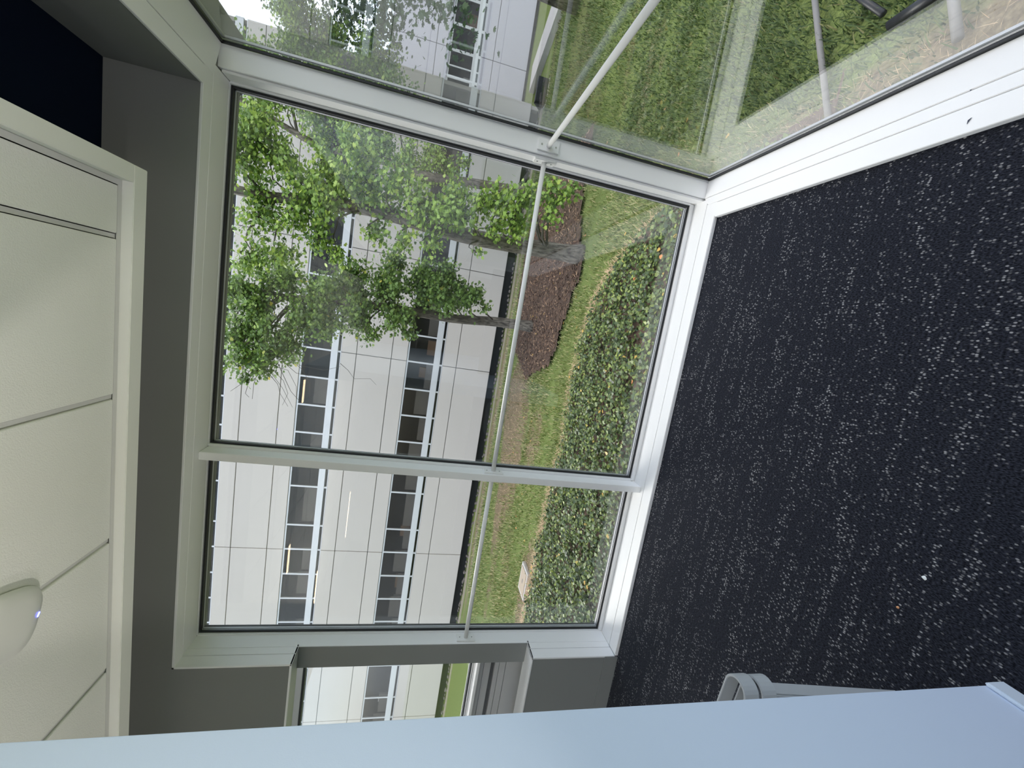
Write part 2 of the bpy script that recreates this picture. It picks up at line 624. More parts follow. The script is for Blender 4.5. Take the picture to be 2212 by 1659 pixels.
# right wall lining (trim_2)
t2 = structure(empty('trim_2', (XR, 0, 0)))
yR0 = -3.2
edge = lambda x: YL - 0.004 + (x - XR)      # mitre against the front sill
for x0, x1 in ((XR - 0.004, 0.9345), (0.9375, 0.9855), (0.9885, XG - 0.006)):
    pts = [(x0, yR0), (x1, yR0), (x1, min(edge(x1), 2.41) - 0.0015), (x0, min(edge(x0), 2.41) - 0.0015)]
    MB().poly_prism(pts, 'z', ZS - 0.026, ZS + 0.001).build('sill_board', M['white'], t2, 0.002)
for x0, x1 in ((XR - 0.004, 0.9255), (0.9285, XG - 0.006)):
    pts = [(x0, yR0), (x1, yR0), (x1, min(edge(x1), 2.41) - 0.0015), (x0, min(edge(x0), 2.41) - 0.0015)]
    MB().poly_prism(pts, 'z', ZH - LT - 0.001, ZH).build('head_board', M['white'], t2, 0.0015)


# ---------------------------------------------------------------- front window (window_1)
def pane_set(parent, x0, x1, z0, z1, y, gw=0.012):
    """gasket ring and pane in the plane y"""
    g = MB()
    for a in ((x0, x1, z0, z0 + gw), (x0, x1, z1 - gw, z1), (x0, x0 + gw, z0 + gw, z1 - gw), (x1 - gw, x1, z0 + gw, z1 - gw)):
        g.box(a[0], a[1], y - 0.008, y + 0.004, a[2], a[3])
    g.build('gasket', M['gasket'], parent)
    s = MB()
    i = gw - 0.002
    for a in ((x0 + i, x1 - i, z0 + i, z0 + i + 0.005), (x0 + i, x1 - i, z1 - i - 0.005, z1 - i),
              (x0 + i, x0 + i + 0.005, z0 + i, z1 - i), (x1 - i - 0.005, x1 - i, z0 + i, z1 - i)):
        s.box(a[0], a[1], y + 0.014, y + 0.024, a[2], a[3])
    s.build('spacer_bar', M['alu'], parent)
    k = MB()
    w = 0.02
    for a in ((x0, x1, z0 - w, z0 + 0.008), (x0, x1, z1 - 0.008, z1 + w), (x0 - w, x0 + 0.008, z0, z1), (x1 - 0.008, x1 + w, z0, z1)):
        k.box(a[0], a[1], y + 0.034, y + 0.05, a[2], a[3])
    k.build('outer_gasket', M['gasket'], parent)
    box('pane', M['glass'], parent, x0 + 0.002, x1 - 0.002, y + 0.004, y + 0.012, z0 + 0.002, z1 - 0.002)


w1 = structure(empty('window_1', (0, YG, ZS)))
ZGB, ZGT = 0.047, 2.742
XM0, XM1 = -1.000, -0.955
# glazing stops along the edges of both lights
for (x0, x1) in ((XJ, XM0), (XM1, 0.975)):
    box('glazing_stop', M['white'], w1, x0, x1, YS + 0.003, YG + 0.03, ZS - 0.02, ZGB, 0.002)
    box('glazing_stop', M['white'], w1, x0, x1, YS + 0.003, YG + 0.03, ZGT, ZH, 0.002)
box('mullion', M['white'], w1, XM0, XM1, YM, YS, ZS + 0.001, ZH - LT - 0.001, 0.002)
box('mullion_stop', M['white'], w1, XM0 - 0.014, XM1 + 0.014, YS + 0.003, YG + 0.05, ZGB, ZGT, 0.002)
box('jamb_post', M['white'], w1, -2.330, XJ, YM + 0.003, YG + 0.05, ZS, ZH - LT, 0.002)
box('post_shade_face', M['grey'], w1, -2.330, XJ - 0.003, YM, YM + 0.003, Z2B, Z2T)  # separate grey facing, puts the shade of the post front into colour
box('glazing_stop', M['white'], w1, XJ, XJ + 0.006, YS + 0.003, YG + 0.03, ZGB, ZGT, 0.001)
pane_set(w1, XJ + 0.004, XM0 - 0.012, ZGB, ZGT, YG)
pane_set(w1, XM1 + 0.012, 0.967, ZGB, ZGT, YG)
# corner post: warm face towards the front window, cool face towards the room
box('corner_post', M['white'], w1, 0.990, XG - 0.005, 2.410, YG + 0.12, ZS - 0.02, ZH, 0.002)
box('corner_post_cheek', M['white'], w1, 0.976, 0.9885, 2.424, YS, ZS - 0.02, ZH - LT, 0.0015)
box('corner_stop', M['white'], w1, 0.967, 0.9885, YS + 0.003, YG + 0.05, ZGB, ZGT, 0.001)

# ---------------------------------------------------------------- left window (window_2)
w2 = structure(empty('window_2', (-3.4, YG, Z2B)))
ZR = 0.985      # bottom rail of the glass
pane_set(w2, X2L + 0.03, -2.332, ZR, 2.120, YG, 0.012)
box('bottom_rail', M['white'], w2, X2L, -2.332, YG - 0.022, YG + 0.05, ZR - 0.050, ZR - 0.012, 0.002)
box('bottom_rail_cap', M['white'], w2, X2L, -2.332, YG - 0.006, YG + 0.05, ZR - 0.010, ZR, 0.001)
box('rail_ledge', M['white'], w2, X2L, -2.332, YG - 0.085, YG - 0.022, ZR - 0.040, ZR - 0.020, 0.002)
box('head_rail', M['white'], w2, X2L, -2.332, YG - 0.012, YG + 0.05, 2.120, Z2T + 0.10, 0.002)
box('side_rail', M['white'], w2, X2L, X2L + 0.03, YG - 0.012, YG + 0.05, ZR, 2.12, 0.002)
zlev = [Z2B - 0.10, 0.729, 0.779, 0.814]
for a, b_ in zip(zlev[:-1], zlev[1:]):
    box('spandrel_panel', M['spandrel'], w2, X2L, -2.332, YG - 0.010, YG + 0.05, a + 0.0015, b_ - 0.0015, 0.001)
box('spandrel_panel', M['spandrel'], w2, X2L, -2.332, YG - 0.010, YG + 0.05, 0.8435, 0.894, 0.001)
box('spandrel_panel', M['spandrel'], w2, X2L, -2.332, YG - 0.010, YG + 0.05, 0.897, ZR - 0.052, 0.001)
box('grille_slot', M['slot'], w2, X2L, -2.345, YG + 0.010, YG + 0.03, 0.813, 0.844)

# ---------------------------------------------------------------- right window (window_3)
w3 = structure(empty('window_3', (XG, 0, ZS)))
g = MB()
for (y0, y1, z0, z1) in ((yR0, 2.408, ZS - 0.01, ZS + 0.012), (yR0, 2.408, 2.732, 2.756), (2.394, 2.408, ZS, ZH)):
    g.box(XG - 0.006, XG + 0.004, y0, y1, z0, z1)
g.build('gasket', M['gasket'], w3)
g = MB()
for (y0, y1, z0, z1) in ((yR0, 2.394, ZS + 0.010, ZS + 0.022), (yR0, 2.394, 2.720, 2.732), (2.382, 2.394, ZS + 0.02, 2.732)):
    g.box(XG + 0.012, XG + 0.022, y0, y1, z0, z1)
g.build('spacer_bar', M['alu'], w3)
box('pane', M['glass'], w3, XG + 0.004, XG + 0.012, yR0, 2.402, ZS + 0.002, 2.745)
box('rear_post', M['white'], w3, XR, XG + 0.10, YB, yR0, 0, ZH, 0.002)
# added far-left window (fill_window), unseen, lets in extra daylight
w4 = structure(empty('fill_window', (XL, 0, 0.06)))
for a_, b2 in ((-2.1, -2.04), (-0.03, 0.03), (2.09, 2.15)):
    box('mullion', M['white'], w4, XL - 0.11, XL - 0.02, a_, b2, 0.06, ZH, 0.002)
for a_, b2 in ((-2.04, -0.03), (0.03, 2.09)):
    box('pane', M['glass'], w4, XL - 0.07, XL - 0.062, a_, b2, 0.06, ZH)

# ---------------------------------------------------------------- dropped ceiling
ZT, ZF = 2.775, 2.736
CY, CX = 1.912, 0.353            # outer front and right edge of the soffit frame
IY, IX = 1.842, 0.290            # inner edge
cl = structure(empty('ceiling_cloud', (0, 0, ZT)))
box('frame_beam', M['soffit'], cl, XL, CX, IY, CY, ZF, ZT + 0.10, 0.002)
box('frame_beam', M['soffit'], cl, IX, CX, YB, IY, ZF, ZT + 0.10, 0.002)
box('edge_angle', M['tee'], cl, XL, IX, IY - 0.021, IY - 0.001, ZT - 0.002, ZT + 0.001)
box('edge_angle', M['tee'], cl, IX - 0.021, IX - 0.001, YB, IY - 0.021, ZT - 0.002, ZT + 0.001)
box('back_board', M['dark_edge'], cl, XL, CX, YB, CY, ZT + 0.035, ZT + 0.06)
TW = 0.6096
xs = [IX - 0.021] + [0.0855 - i * TW for i in range(11)]
ys = [IY - 0.021] + [IY - 0.021 - (j + 1) * TW for j in range(11)]
for i in range(len(xs) - 1):
    for j in range(len(ys) - 1):
        gx = 0.011
        x1 = xs[i] - (0.004 if i == 0 else gx)
        x0 = xs[i + 1] + gx
        y1 = ys[j] - (0.004 if j == 0 else gx)
        y0 = ys[j + 1] + gx
        box('ceiling_tile', M['tile'], cl, x0, x1, y0, y1, ZT - 0.004, ZT + 0.020, 0.002)
for i in range(1, len(xs)):
    box('tee_runner', M['tee'], cl, xs[i] - 0.0075, xs[i] + 0.0075, ys[-1], ys[0], ZT + 0.004, ZT + 0.02)
for j in range(1, len(ys)):
    box('tee_cross', M['tee'], cl, xs[-1], xs[0], ys[j] - 0.0075, ys[j] + 0.0075, ZT + 0.0045, ZT + 0.0205)

# warm linear lamps in the ceiling (seen only as streaks mirrored in the glass)
for i, (x0, x1, y, lab) in enumerate(((-1.12, -0.88, 0.70, 'short warm linear ceiling lamp right beside the white wall end'),
                                      (-3.05, -2.72, 0.69, 'short warm linear ceiling lamp left of the white wall end'),
                                      (-4.95, -4.15, -0.95, 'long warm linear ceiling lamp in the middle of the room'),
                                      (-5.16, -4.09, -3.63, 'long warm linear ceiling lamp near the back wall'))):
    e = tag(empty('linear_lamp', ((x0 + x1) / 2, y, ZT - 0.03)), lab, 'lamp', 'linear lamps in the ceiling')
    box('housing', M['lampbody'], e, x0 - 0.02, x1 + 0.02, y - 0.03, y + 0.03, ZT - 0.022, ZT - 0.004, 0.003)
    box('diffuser', M['lamp'], e, x0, x1, y - 0.02, y + 0.02, ZT - 0.030, ZT - 0.022, 0.003)


# added unseen uplighters behind the camera that brighten the ceiling
M['uplight'] = mat_emit('fill_uplight_bulb', (1.0, 0.95, 0.88), UP)
for lx, ly, lab in ((0.22, -0.72, 'added short black fill uplighter standing behind the camera right of the white wall'),
                    (-1.90, -0.66, 'added short black fill uplighter standing left of the white wall'),
                    (-3.60, -0.60, 'added short black fill uplighter far left in the room')):
    e = tag(empty('fill_uplighter', (lx, ly, 0)), lab, 'lamp', 'added fill uplighters')
    MB().tube([(lx, ly, 0), (lx, ly, 0.02)], 0.15, 28).build('base', M['metal_dark'], e)
    MB().tube([(lx, ly, 0.02), (lx, ly, 0.60)], 0.014, 12).build('pole', M['metal_dark'], e, smooth=True)
    m_ = MB()
    n0 = 28
    for (r, z) in ((0.10, 0.60), (0.17, 0.76), (0.165, 0.76), (0.10, 0.615)):
        for k in range(n0):
            th = 2 * math.pi * k / n0
            m_.v.append((lx + r * math.cos(th), ly + r * math.sin(th), z))
    for i in range(3):
        for k in range(n0):
            m_.f.append((i * n0 + k, i * n0 + (k + 1) % n0, (i + 1) * n0 + (k + 1) % n0, (i + 1) * n0 + k))
    m_.f.append(tuple(range(n0)))
    m_.f.append(tuple(3 * n0 + k for k in range(n0)))
    m_.build('shade', M['matte_black'], e)
    MB().tube([(lx, ly, 0.675), (lx, ly, 0.69)], 0.085, 24).build('bulb', M['uplight'], e)

for x0, x1, lab in ((-0.71, 0.70, 'added low grey screen that hides uplighter glints, behind the camera between the white wall and the side window'),
                    (-5.2, -0.87, 'added long low grey screen that hides uplighter glints, left of the white wall')):
    e = tag(empty('glint_screen', ((x0 + x1) / 2, -0.36, 0)), lab, 'screen', 'added glint screens')  # added unseen screen, keeps the uplighter glow out of the window reflections
    box('panel', M['grey'], e, x0, x1, -0.385, -0.345, 0.04, 0.86, 0.006)
    for xx in (x0 + 0.1, x1 - 0.16):
        box('foot', M['metal_dark'], e, xx, xx + 0.06, -0.46, -0.27, 0.0, 0.05, 0.004)

# ---------------------------------------------------------------- guard rails
def guard_rail(name, a, b_, label, axis):
    a, b_ = Vector(a), Vector(b_)
    e = tag(empty(name, tuple(a)), label, 'rail', 'guard rails across the windows')
    MB().tube([a, b_], 0.0145, 20).build('bar', M['rail'], e, smooth=True)
    for p, s in ((a, 1), (b_, -1)):
        w = 0.033
        t = 0.010
        if axis == 'x':
            bx_ = (min(p.x, p.x + s * t), max(p.x, p.x + s * t), p.y - w, p.y + w)
        else:
            bx_ = (p.x - w, p.x + w, min(p.y, p.y + s * t), max(p.y, p.y + s * t))
        pl = box('mounting_plate', M['rail'], e, bx_[0], bx_[1], bx_[2], bx_[3], p.z - 0.064, p.z + 0.064, 0.0025)
        for dz in (-0.042, 0.042):
            if axis == 'x':
                q = [(p.x + s * t, p.y, p.z + dz), (p.x + s * (t + 0.0025), p.y, p.z + dz)]
            else:
                q = [(p.x, p.y + s * t, p.z + dz), (p.x, p.y + s * (t + 0.0025), p.z + dz)]
            sc_ = MB().tube(q, 0.0045, 8).build('screw', M['chrome'], None)
            par(sc_, pl)
    return e


ZRL = H - 0.545
guard_rail('guard_rail', (XM1, 2.455, ZRL), (0.976, 2.455, ZRL), 'white round guard rail across the wide front window pane', 'x')
guard_rail('guard_rail', (XJ, 2.455, ZRL), (XM0, 2.455, ZRL), 'white round guard rail across the narrower pane left of the mullion', 'x')
guard_rail('guard_rail', (1.040, yR0, ZRL), (1.040, 2.410, ZRL), 'white round guard rail running along the right side window', 'y')

# ---------------------------------------------------------------- wireless access point on the ceiling
apc = Vector((-1.155, 1.365, ZT - 0.004))
ap = tag(empty('wireless_access_point', tuple(apc)), 'white rounded ceiling device with a small blue light', 'access point')


def rounded_plate(cx, cy, half, prof, rot, n=40, p=3.2):
    """superellipse body: prof = [(scale, z)]"""
    m_ = MB()
    for sc_, z in prof:
        for k in range(n):
            th = 2 * math.pi * k / n
            c, s = math.cos(th), math.sin(th)
            r = half * sc_ / (abs(c) ** p + abs(s) ** p) ** (1 / p)
            x, y = r * c, r * s
            m_.v.append((cx + x * math.cos(rot) - y * math.sin(rot), cy + x * math.sin(rot) + y * math.cos(rot), z))
    for i in range(len(prof) - 1):
        for k in range(n):
            k2 = (k + 1) % n
            m_.f.append((i * n + k, i * n + k2, (i + 1) * n + k2, (i + 1) * n + k))
    m_.f.append(tuple(range(n)))
    m_.f.append(tuple((len(prof) - 1) * n + k for k in range(n)))
    return m_


zc = apc.z
rounded_plate(apc.x, apc.y, 0.11, [(0.80, zc), (0.80, zc - 0.012)], 0.35).build('bracket', M['slot'], ap)
rounded_plate(apc.x, apc.y, 0.11, [(0.96, zc - 0.010), (1.0, zc - 0.018), (0.985, zc - 0.026), (0.90, zc - 0.036), (0.6, zc - 0.041), (0.2, zc - 0.042)], 0.35).build('shell', M['plastic'], ap, smooth=True)
lp = Vector((0, 0, H)) + px(82, 1327) * ((zc - 0.036 - H) / px(82, 1327).z)
MB().tube([lp + Vector((-0.006, -0.004, 0)), lp + Vector((0.006, 0.004, 0.0005))], 0.0032, 8).build('status_light', M['led'], ap)


# ---------------------------------------------------------------- stacked shell chairs behind the wall end
def arm_chair(dz, dy, label):
    """stacking plastic armchair; only the front end of its right arm shows past the wall"""
    tip = on_y(1592, 1470, 0.82) + Vector((0, dy, dz))
    cx, cy = tip.x - 0.26, tip.y
    top = tip.z
    e = tag(empty('stacking_armchair', (cx, cy - 0.2, 0)), label, 'chair', 'stacked grey armchairs')
    t = 0.007
    for sx in (1, -1):
        # hairpin-shaped arm, open towards the seat
        xt = cx + sx * 0.26
        pts = [(xt - sx * 0.13, cy + 0.040)]
        for k in range(13):
            th = math.pi / 2 - math.pi * k / 12
            pts.append((xt - sx * 0.032 + sx * 0.032 * math.cos(th), cy + 0.032 * math.sin(th) + 0.0))
        pts.append((xt - sx * 0.13, cy - 0.046))
        inn = []
        for i, (a_, b2) in enumerate(pts):
            p0, p1 = pts[max(i - 1, 0)], pts[min(i + 1, len(pts) - 1)]
            d = Vector((p1[0] - p0[0], p1[1] - p0[1])).normalized()
            nn = Vector((d.y, -d.x)) * (-sx)
            inn.append((a_ - nn.x * -t, b2 - nn.y * -t))
        MB().poly_prism(pts + inn[::-1], 'z', top - 0.048, top).build('arm', M['chair'], e, 0.0015)
        # flank running down into the front leg
        m_ = MB()
        xa = xt - sx * 0.022
        v = [(xa, -0.024), (xa, 0.02), (xa - sx * 0.03, 0.02), (xa - sx * 0.03, -0.024)]
        for (x, y) in v:
            m_.v.append((x, cy + y, top - 0.05))
        for (x, y) in v:
            m_.v.append((x - sx * 0.055, cy + y, 0.0 + max(0, dz + 0.05)))
        m_.f = [(3, 2, 1, 0), (4, 5, 6, 7), (0, 1, 5, 4), (1, 2, 6, 5), (2, 3, 7, 6), (3, 0, 4, 7)]
        m_.build('leg', M['chair'], e, 0.004)
        MB().tube([(cx + sx * 0.20, cy - 0.44, top - 0.22), (cx + sx * 0.21, cy - 0.47, max(0.004, dz + 0.05))], [0.020, 0.014], 10).build('leg', M['chair'], e, smooth=True)
    prof = [(0.02, -0.235), (0.0, -0.22), (-0.12, -0.225), (-0.28, -0.235), (-0.37, -0.225), (-0.41, -0.17), (-0.425, -0.06), (-0.44, 0.06), (-0.455, 0.15)]
    nu = 13
    m_ = MB()
    for i, (py, pz) in enumerate(prof):
        for k in range(nu):
            u = -1 + 2 * k / (nu - 1)
            back = max(0, (i - 4) / 4)
            m_.v.append((cx + 0.215 * u, cy + py + 0.05 * abs(u) ** 3 * back, top + pz + 0.02 * abs(u) ** 3 * (1 - min(1, back)) - (0.04 * abs(u) ** 6 if i == len(prof) - 1 else 0)))
    for i in range(len(prof) - 1):
        for k in range(nu - 1):
            m_.f.append((i * nu + k, i * nu + k + 1, (i + 1) * nu + k + 1, (i + 1) * nu + k))
    sh = m_.build('seat_shell', M['chair'], e, smooth=True)
    so = sh.modifiers.new('thick', 'SOLIDIFY')
    so.thickness = 0.012
    so.offset = 0
    return e


arm_chair(0.0, 0.0, 'upper light grey plastic armchair of the stack behind the white wall end')
arm_chair(-0.056, -0.004, 'lower light grey plastic armchair of the stack behind the white wall end')

# ---------------------------------------------------------------- specks on the carpet and sill
def on_floor(x, y, z=0.0):
    d = px(x, y)
    return Vector((0, 0, H)) + d * ((z - H) / d.z)


def crumb(name, p, r, mat, label):
    m_ = MB()
    for k in range(7):
        th = 2 * math.pi * k / 7
        rr = r * (0.6 + 0.5 * rng.random())
        m_.v.append((p.x + rr * math.cos(th), p.y + rr * math.sin(th), p.z + 0.0005))
    m_.v.append((p.x, p.y, p.z + r * 0.5))
    m_.f = [(k, (k + 1) % 7, 7) for k in range(7)] + [tuple(reversed(range(7)))]
    return tag(m_.build(name, mat), label, 'scrap')


crumb('paper_scrap', on_floor(1997, 1248), 0.009, M['crumb'], 'tiny white paper scrap lying on the dark carpet')
crumb('carpet_crumb', on_floor(1939, 1312), 0.006, M['crumb2'], 'tiny orange crumb lying on the dark carpet')
crumb('carpet_crumb', on_floor(1426, 1165), 0.004, M['crumb'], 'tiny pale crumb on the carpet near the front sill')
a, b_ = on_floor(2089, 268, ZS + 0.003), on_floor(2099, 254, ZS + 0.003)
mid = (a + b_) / 2
tag(MB().tube([a, mid + Vector((0.002, 0.002, 0.001)), b_], [0.0006, 0.0022, 0.0006], 6).build('dark_sliver', M['scuff']),
    'dark curled sliver lying on the white right-hand sill', 'scrap')
crumb('sill_fleck', on_floor(2097, 195, ZS + 0.001), 0.0028, M['scuff'], 'dark fleck in the groove of the right-hand sill')

# ================================================================== outside
# ground: bare, dry patches by their place on the lawn (x, y, half-length, half-width, strength)
DRY = []
for (qx, qy, hx, hy, st) in ((1112, 890, 1.9, 2.0, 1.0), (1100, 990, 2.0, 1.7, 0.95), (1082, 1080, 2.2, 1.0, 0.8), (1090, 1220, 1.6, 0.6, 0.5), (1150, 960, 1.2, 0.8, 0.6), (1130, 1290, 1.4, 0.6, 0.85), (1060, 1250, 2.5, 0.6, 0.5)):
    q = on_ground(qx, qy)
    DRY.append((q.x, q.y, hx, hy, st))
DRY += [(-4.0, 16.9, 11.0, 0.55, 0.75), (1.5, 1.0, 0.75, 3.2, 0.8), (2.6, 5.5, 0.6, 1.2, 0.35), (4.0, 6.5, 1.6, 0.7, 0.4)]


def dryness(x, y):
    v = 0.0
    for (cx, cy, hx, hy, st) in DRY:
        r2 = ((x - cx) / hx) ** 2 + ((y - cy) / hy) ** 2
        v = max(v, st * math.exp(-r2 * r2 * 0.7))
    return v


gx = np.concatenate([np.linspace(-45, -13, 16), np.linspace(-12.5, 12.5, 126), np.linspace(13, 45, 16)])
gy = np.concatenate([np.linspace(-30, 2.4, 20), np.linspace(2.62, 18.5, 60), np.linspace(19, 60, 20)])
gv, gf = [], []
for yy in gy:
    for xx in gx:
        nzv = noise.noise(Vector((xx * 0.35, yy * 0.35, 0))) * 0.05
        gv.append((xx, yy, ground_z(xx, yy) + nzv - 0.02))
nxg = len(gx)
for j in range(len(gy) - 1):
    for i in range(nxg - 1):
        gf.append((j * nxg + i, j * nxg + i + 1, (j + 1) * nxg + i + 1, (j + 1) * nxg + i))
gr = np_mesh('ground', gv, gf, M['soil'])
da = gr.data.attributes.new('dry', 'FLOAT', 'POINT')
da.data.foreach_set('value', [dryness(q[0], q[1]) for q in gv])
gr.data.polygons.foreach_set('use_smooth', [True] * len(gr.data.polygons))
structure(gr)

# ---------------------------------------------------------------- far building
FY = 18.0
BAY = 9.12
PW = 1.2225
JX0 = -0.1245 * FY          # a vertical panel joint (a column line)
FLH = 4.25


def facade(root, y, xa, xb, floors, base, mat, top, bays, extra=()):
    """rows of precast panels and window strips; every panel, pane and bar is its own part"""
    joints = sorted(b for b in list(bays) + list(extra) if xa < b < xb)
    cuts = [xa] + joints + [xb]
    J = 0.012
    zlev = []
    for k in floors:
        o = H + k * FLH
        zlev.append((o - 0.53, o + 0.62, o - 0.80, o - 0.93, o - 1.54, o + 1.28))
    rows = []
    lo = base
    for (vb, wt, rb, sb, ja, jb) in zlev:
        for a_, b2 in ((lo, ja), (ja, sb)):
            rows.append((a_, b2))
        rows.append((wt, jb))
        lo = jb
    rows.append((lo, top))
    for (z0, z1) in rows:
        for a_, b2 in zip(cuts[:-1], cuts[1:]):
            if z1 - z0 < 0.05:
                continue
            box('wall_panel', mat, root, a_ + J, b2 - J, y, y + 0.14, z0 + J, z1 - J, 0.01)
    box('wall_core', M['joint'], root, xa, xb, y + 0.06, y + 0.13, base, zlev[0][3])
    for q, (vb, wt, rb, sb, ja, jb) in enumerate(zlev):
        nz_ = zlev[q + 1][3] if q + 1 < len(zlev) else top
        box('wall_core', M['joint'], root, xa, xb, y + 0.06, y + 0.13, wt, nz_)
    # windows
    for k, (vb, wt, rb, sb, ja, jb) in enumerate(zlev):
        fr = box('window_sill_band', M['alu'], root, xa, xb, y + 0.01, y + 0.10, rb, vb, 0.01)
        box('window_head', M['alu'], fr, xa, xb, y + 0.03, y + 0.10, wt - 0.06, wt)
        box('window_foot', M['alu'], fr, xa, xb, y + 0.03, y + 0.10, sb, sb + 0.03)
        xsn = []
        for j in bays:
            # from a column line leftwards: four panes, a wide one, two more
            x = j
            for d in (PW, PW, PW, PW, PW, PW * 1.5):
                xsn.append(x)
                x -= d
            xsn.append(x)
        xsn = sorted(set(round(v, 3) for v in xsn if xa + 0.2 < v < xb - 0.2))
        for v in xsn:
            box('mullion', M['alu'], fr, v - 0.035, v + 0.035, y + 0.025, y + 0.10, sb, wt, 0.006)
        ed = [xa] + xsn + [xb]
        for a_, b2 in zip(ed[:-1], ed[1:]):
            if b2 - a_ < 0.15:
                continue
            p = box('window_pane', M['bglass'], fr, a_ + 0.035, b2 - 0.035, y + 0.06, y + 0.07, vb, wt - 0.06)
            box('lower_pane', M['bglass'], fr, a_ + 0.035, b2 - 0.035, y + 0.06, y + 0.07, sb + 0.03, rb)
            # what shows behind the glass: blinds, boards
            if rng.random() < 0.75:
                hb = vb + (wt - vb) * rng.choice((0.25, 0.35, 0.45, 0.5))
                box('roller_blind', M['blind'], fr, a_ + 0.05, b2 - 0.05, y + 0.30, y + 0.315, vb - 0.02, hb)
            if k == 0 and rng.random() < 0.55:
                m_ = rng.choice(('deskwood', 'paper', 'deskwood'))
                w_ = (b2 - a_) * rng.uniform(0.25, 0.6)
                c_ = rng.uniform(a_ + w_ / 2 + 0.08, b2 - w_ / 2 - 0.08)
                box('office_furniture', M[m_], fr, c_ - w_ / 2, c_ + w_ / 2, y + 0.55, y + 0.75, vb - 0.1, vb + rng.uniform(0.25, 0.6))
        # dim rooms behind the strip
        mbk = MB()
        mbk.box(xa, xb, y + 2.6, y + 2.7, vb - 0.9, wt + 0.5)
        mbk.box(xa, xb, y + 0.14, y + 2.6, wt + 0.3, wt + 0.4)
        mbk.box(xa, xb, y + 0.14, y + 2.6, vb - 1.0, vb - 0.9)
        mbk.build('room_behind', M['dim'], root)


bld = tag(empty('office_building', (-6, FY, ground_z(0, FY))), 'long white panelled office building with window strips across the lawn', 'building')
main_bays = [JX0 + BAY * i for i in range(-4, 3)]
facade(bld, FY, -34.0, 9.2, (0, 1, 2), H - 3.08, M['panel'], H + 10.6, main_bays, (0.115 * FY,))
box('plinth', M['plinth'], bld, -34.0, 9.2, FY + 0.45, FY + 0.6, H - 3.75, H - 3.0)
box('overhang_soffit', M['plinth'], bld, -34.0, 9.2, FY + 0.14, FY + 0.6, H - 3.10, H - 3.06)
box('end_wall', M['panel'], bld, 9.06, 9.2, FY + 0.14, FY + 6, H - 3.4, H + 10.6)
box('roof', M['concrete'], bld, -34.0, 9.2, FY + 0.14, FY + 6, H + 10.4, H + 10.55)

bl2 = tag(empty('office_wing', (14, 22.5, ground_z(14, 22))), 'lower pale lilac office wing stepped back at the right', 'building')
facade(bl2, 22.5, 9.3, 30.0, (0,), H - 3.3, M['panel2'], H + 3.4, [9.3 + 3.6 * i for i in range(1, 6)])
box('roof', M['concrete'], bl2, 9.3, 30.0, 22.6, 28, H + 3.2, H + 3.35)
box('plinth', M['plinth'], bl2, 9.3, 30.0, 22.9, 23.0, H - 3.8, H - 3.2)

# stones along the foot of the building, bed edging, leaning pipe
stone_mesh = []
for q in range(4):
    bm = bmesh.new()
    bmesh.ops.create_icosphere(bm, subdivisions=2, radius=1)
    for v in bm.verts:
        v.co *= 1 + 0.22 * noise.noise(v.co * 1.3 + Vector((q * 7, 0, 0)))
        v.co.z *= 0.7
    me = bpy.data.meshes.new('stone')
    bm.to_mesh(me)
    bm.free()
    me.materials.append(M['stone'])
    me.polygons.foreach_set('use_smooth', [True] * len(me.polygons))
    stone_mesh.append(me)
for i in range(150):
    x = -20.5 + i * 0.20
    if abs(x - 3.2) < 0.36:
        continue
    o = bpy.data.objects.new('stone', rng.choice(stone_mesh))
    col.objects.link(o)
    r = rng.uniform(0.06, 0.10)
    y = FY - 0.12 + rng.uniform(-0.22, 0.30)
    o.location = (x, y, ground_z(x, y) + r * 0.35)
    o.scale = (r * rng.uniform(0.85, 0.98), r, r * rng.uniform(0.8, 1.1))
    o.rotation_euler = (0, 0, rng.uniform(-0.3, 0.3))
    tag(o, 'dark rounded stone in the row along the foot of the white building', 'stone', 'stones along the far building')
ed = MB()
ed.box(-34, 9.0, FY - 0.52, FY - 0.44, H - 3.7, ground_z(0, FY - 0.5) + 0.05)
structure(ed.build('trim_3', M['edging']))
bp0 = on_y(1126, 385, FY - 0.25)
tag(MB().tube([(3.05, FY - 0.35, ground_z(3, FY) + 0.02), (3.35, FY - 0.12, H - 2.95), (3.35, FY - 0.10, H - 2.6)], 0.055, 12).build('drain_pipe', M['pipe'], smooth=True),
    'grey drain pipe leaning out from the dark foot of the white building', 'pipe')

# concrete path at the right
pm = MB()
pth = [(10.75, 20.2), (12.0, 20.4), (14.6, 13.0), (18.0, 4.0), (16.2, 3.5), (12.9, 12.5)]
pm.poly_prism([(x, y) for x, y in pth], 'z', -2.2, -1.60)
structure(pm.build('path', M['concrete']))

# dark low bench-like object on the lawn by the corner post
kb = on_ground(1178, 205)
bk = tag(empty('ground_box', tuple(kb)), 'small black wedge-shaped ground box on the lawn by the far building', 'box')
m_ = MB()
m_.poly_prism([(-0.30, 0.0), (0.30, 0.0), (0.30, 0.16), (-0.05, 0.42), (-0.30, 0.42)], 'x', -0.45, 0.45)
m_.v = [(kb.x + a_, kb.y + b2, kb.z + c_) for a_, b2, c_ in m_.v]
m_.build('body', M['metal_dark'], bk, 0.01)
box('base', M['concrete'], bk, kb.x - 0.5, kb.x + 0.5, kb.y - 0.36, kb.y + 0.36, kb.z - 0.1, kb.z + 0.0)

# ---------------------------------------------------------------- ground cover regions (plan shapes from the photograph)
ivy_edge = [on_ground(*p) for p in ((1470, 432), (1430, 470), (1345, 565), (1300, 640), (1262, 750), (1240, 850), (1222, 980), (1200, 1060), (1175, 1170), (1150, 1290), (1138, 1350), (1100, 1500))]
ivy_edge = sorted(((p.x, p.y) for p in ivy_edge))
ivx = [p[0] for p in ivy_edge]
ivyy = [p[1] for p in ivy_edge]


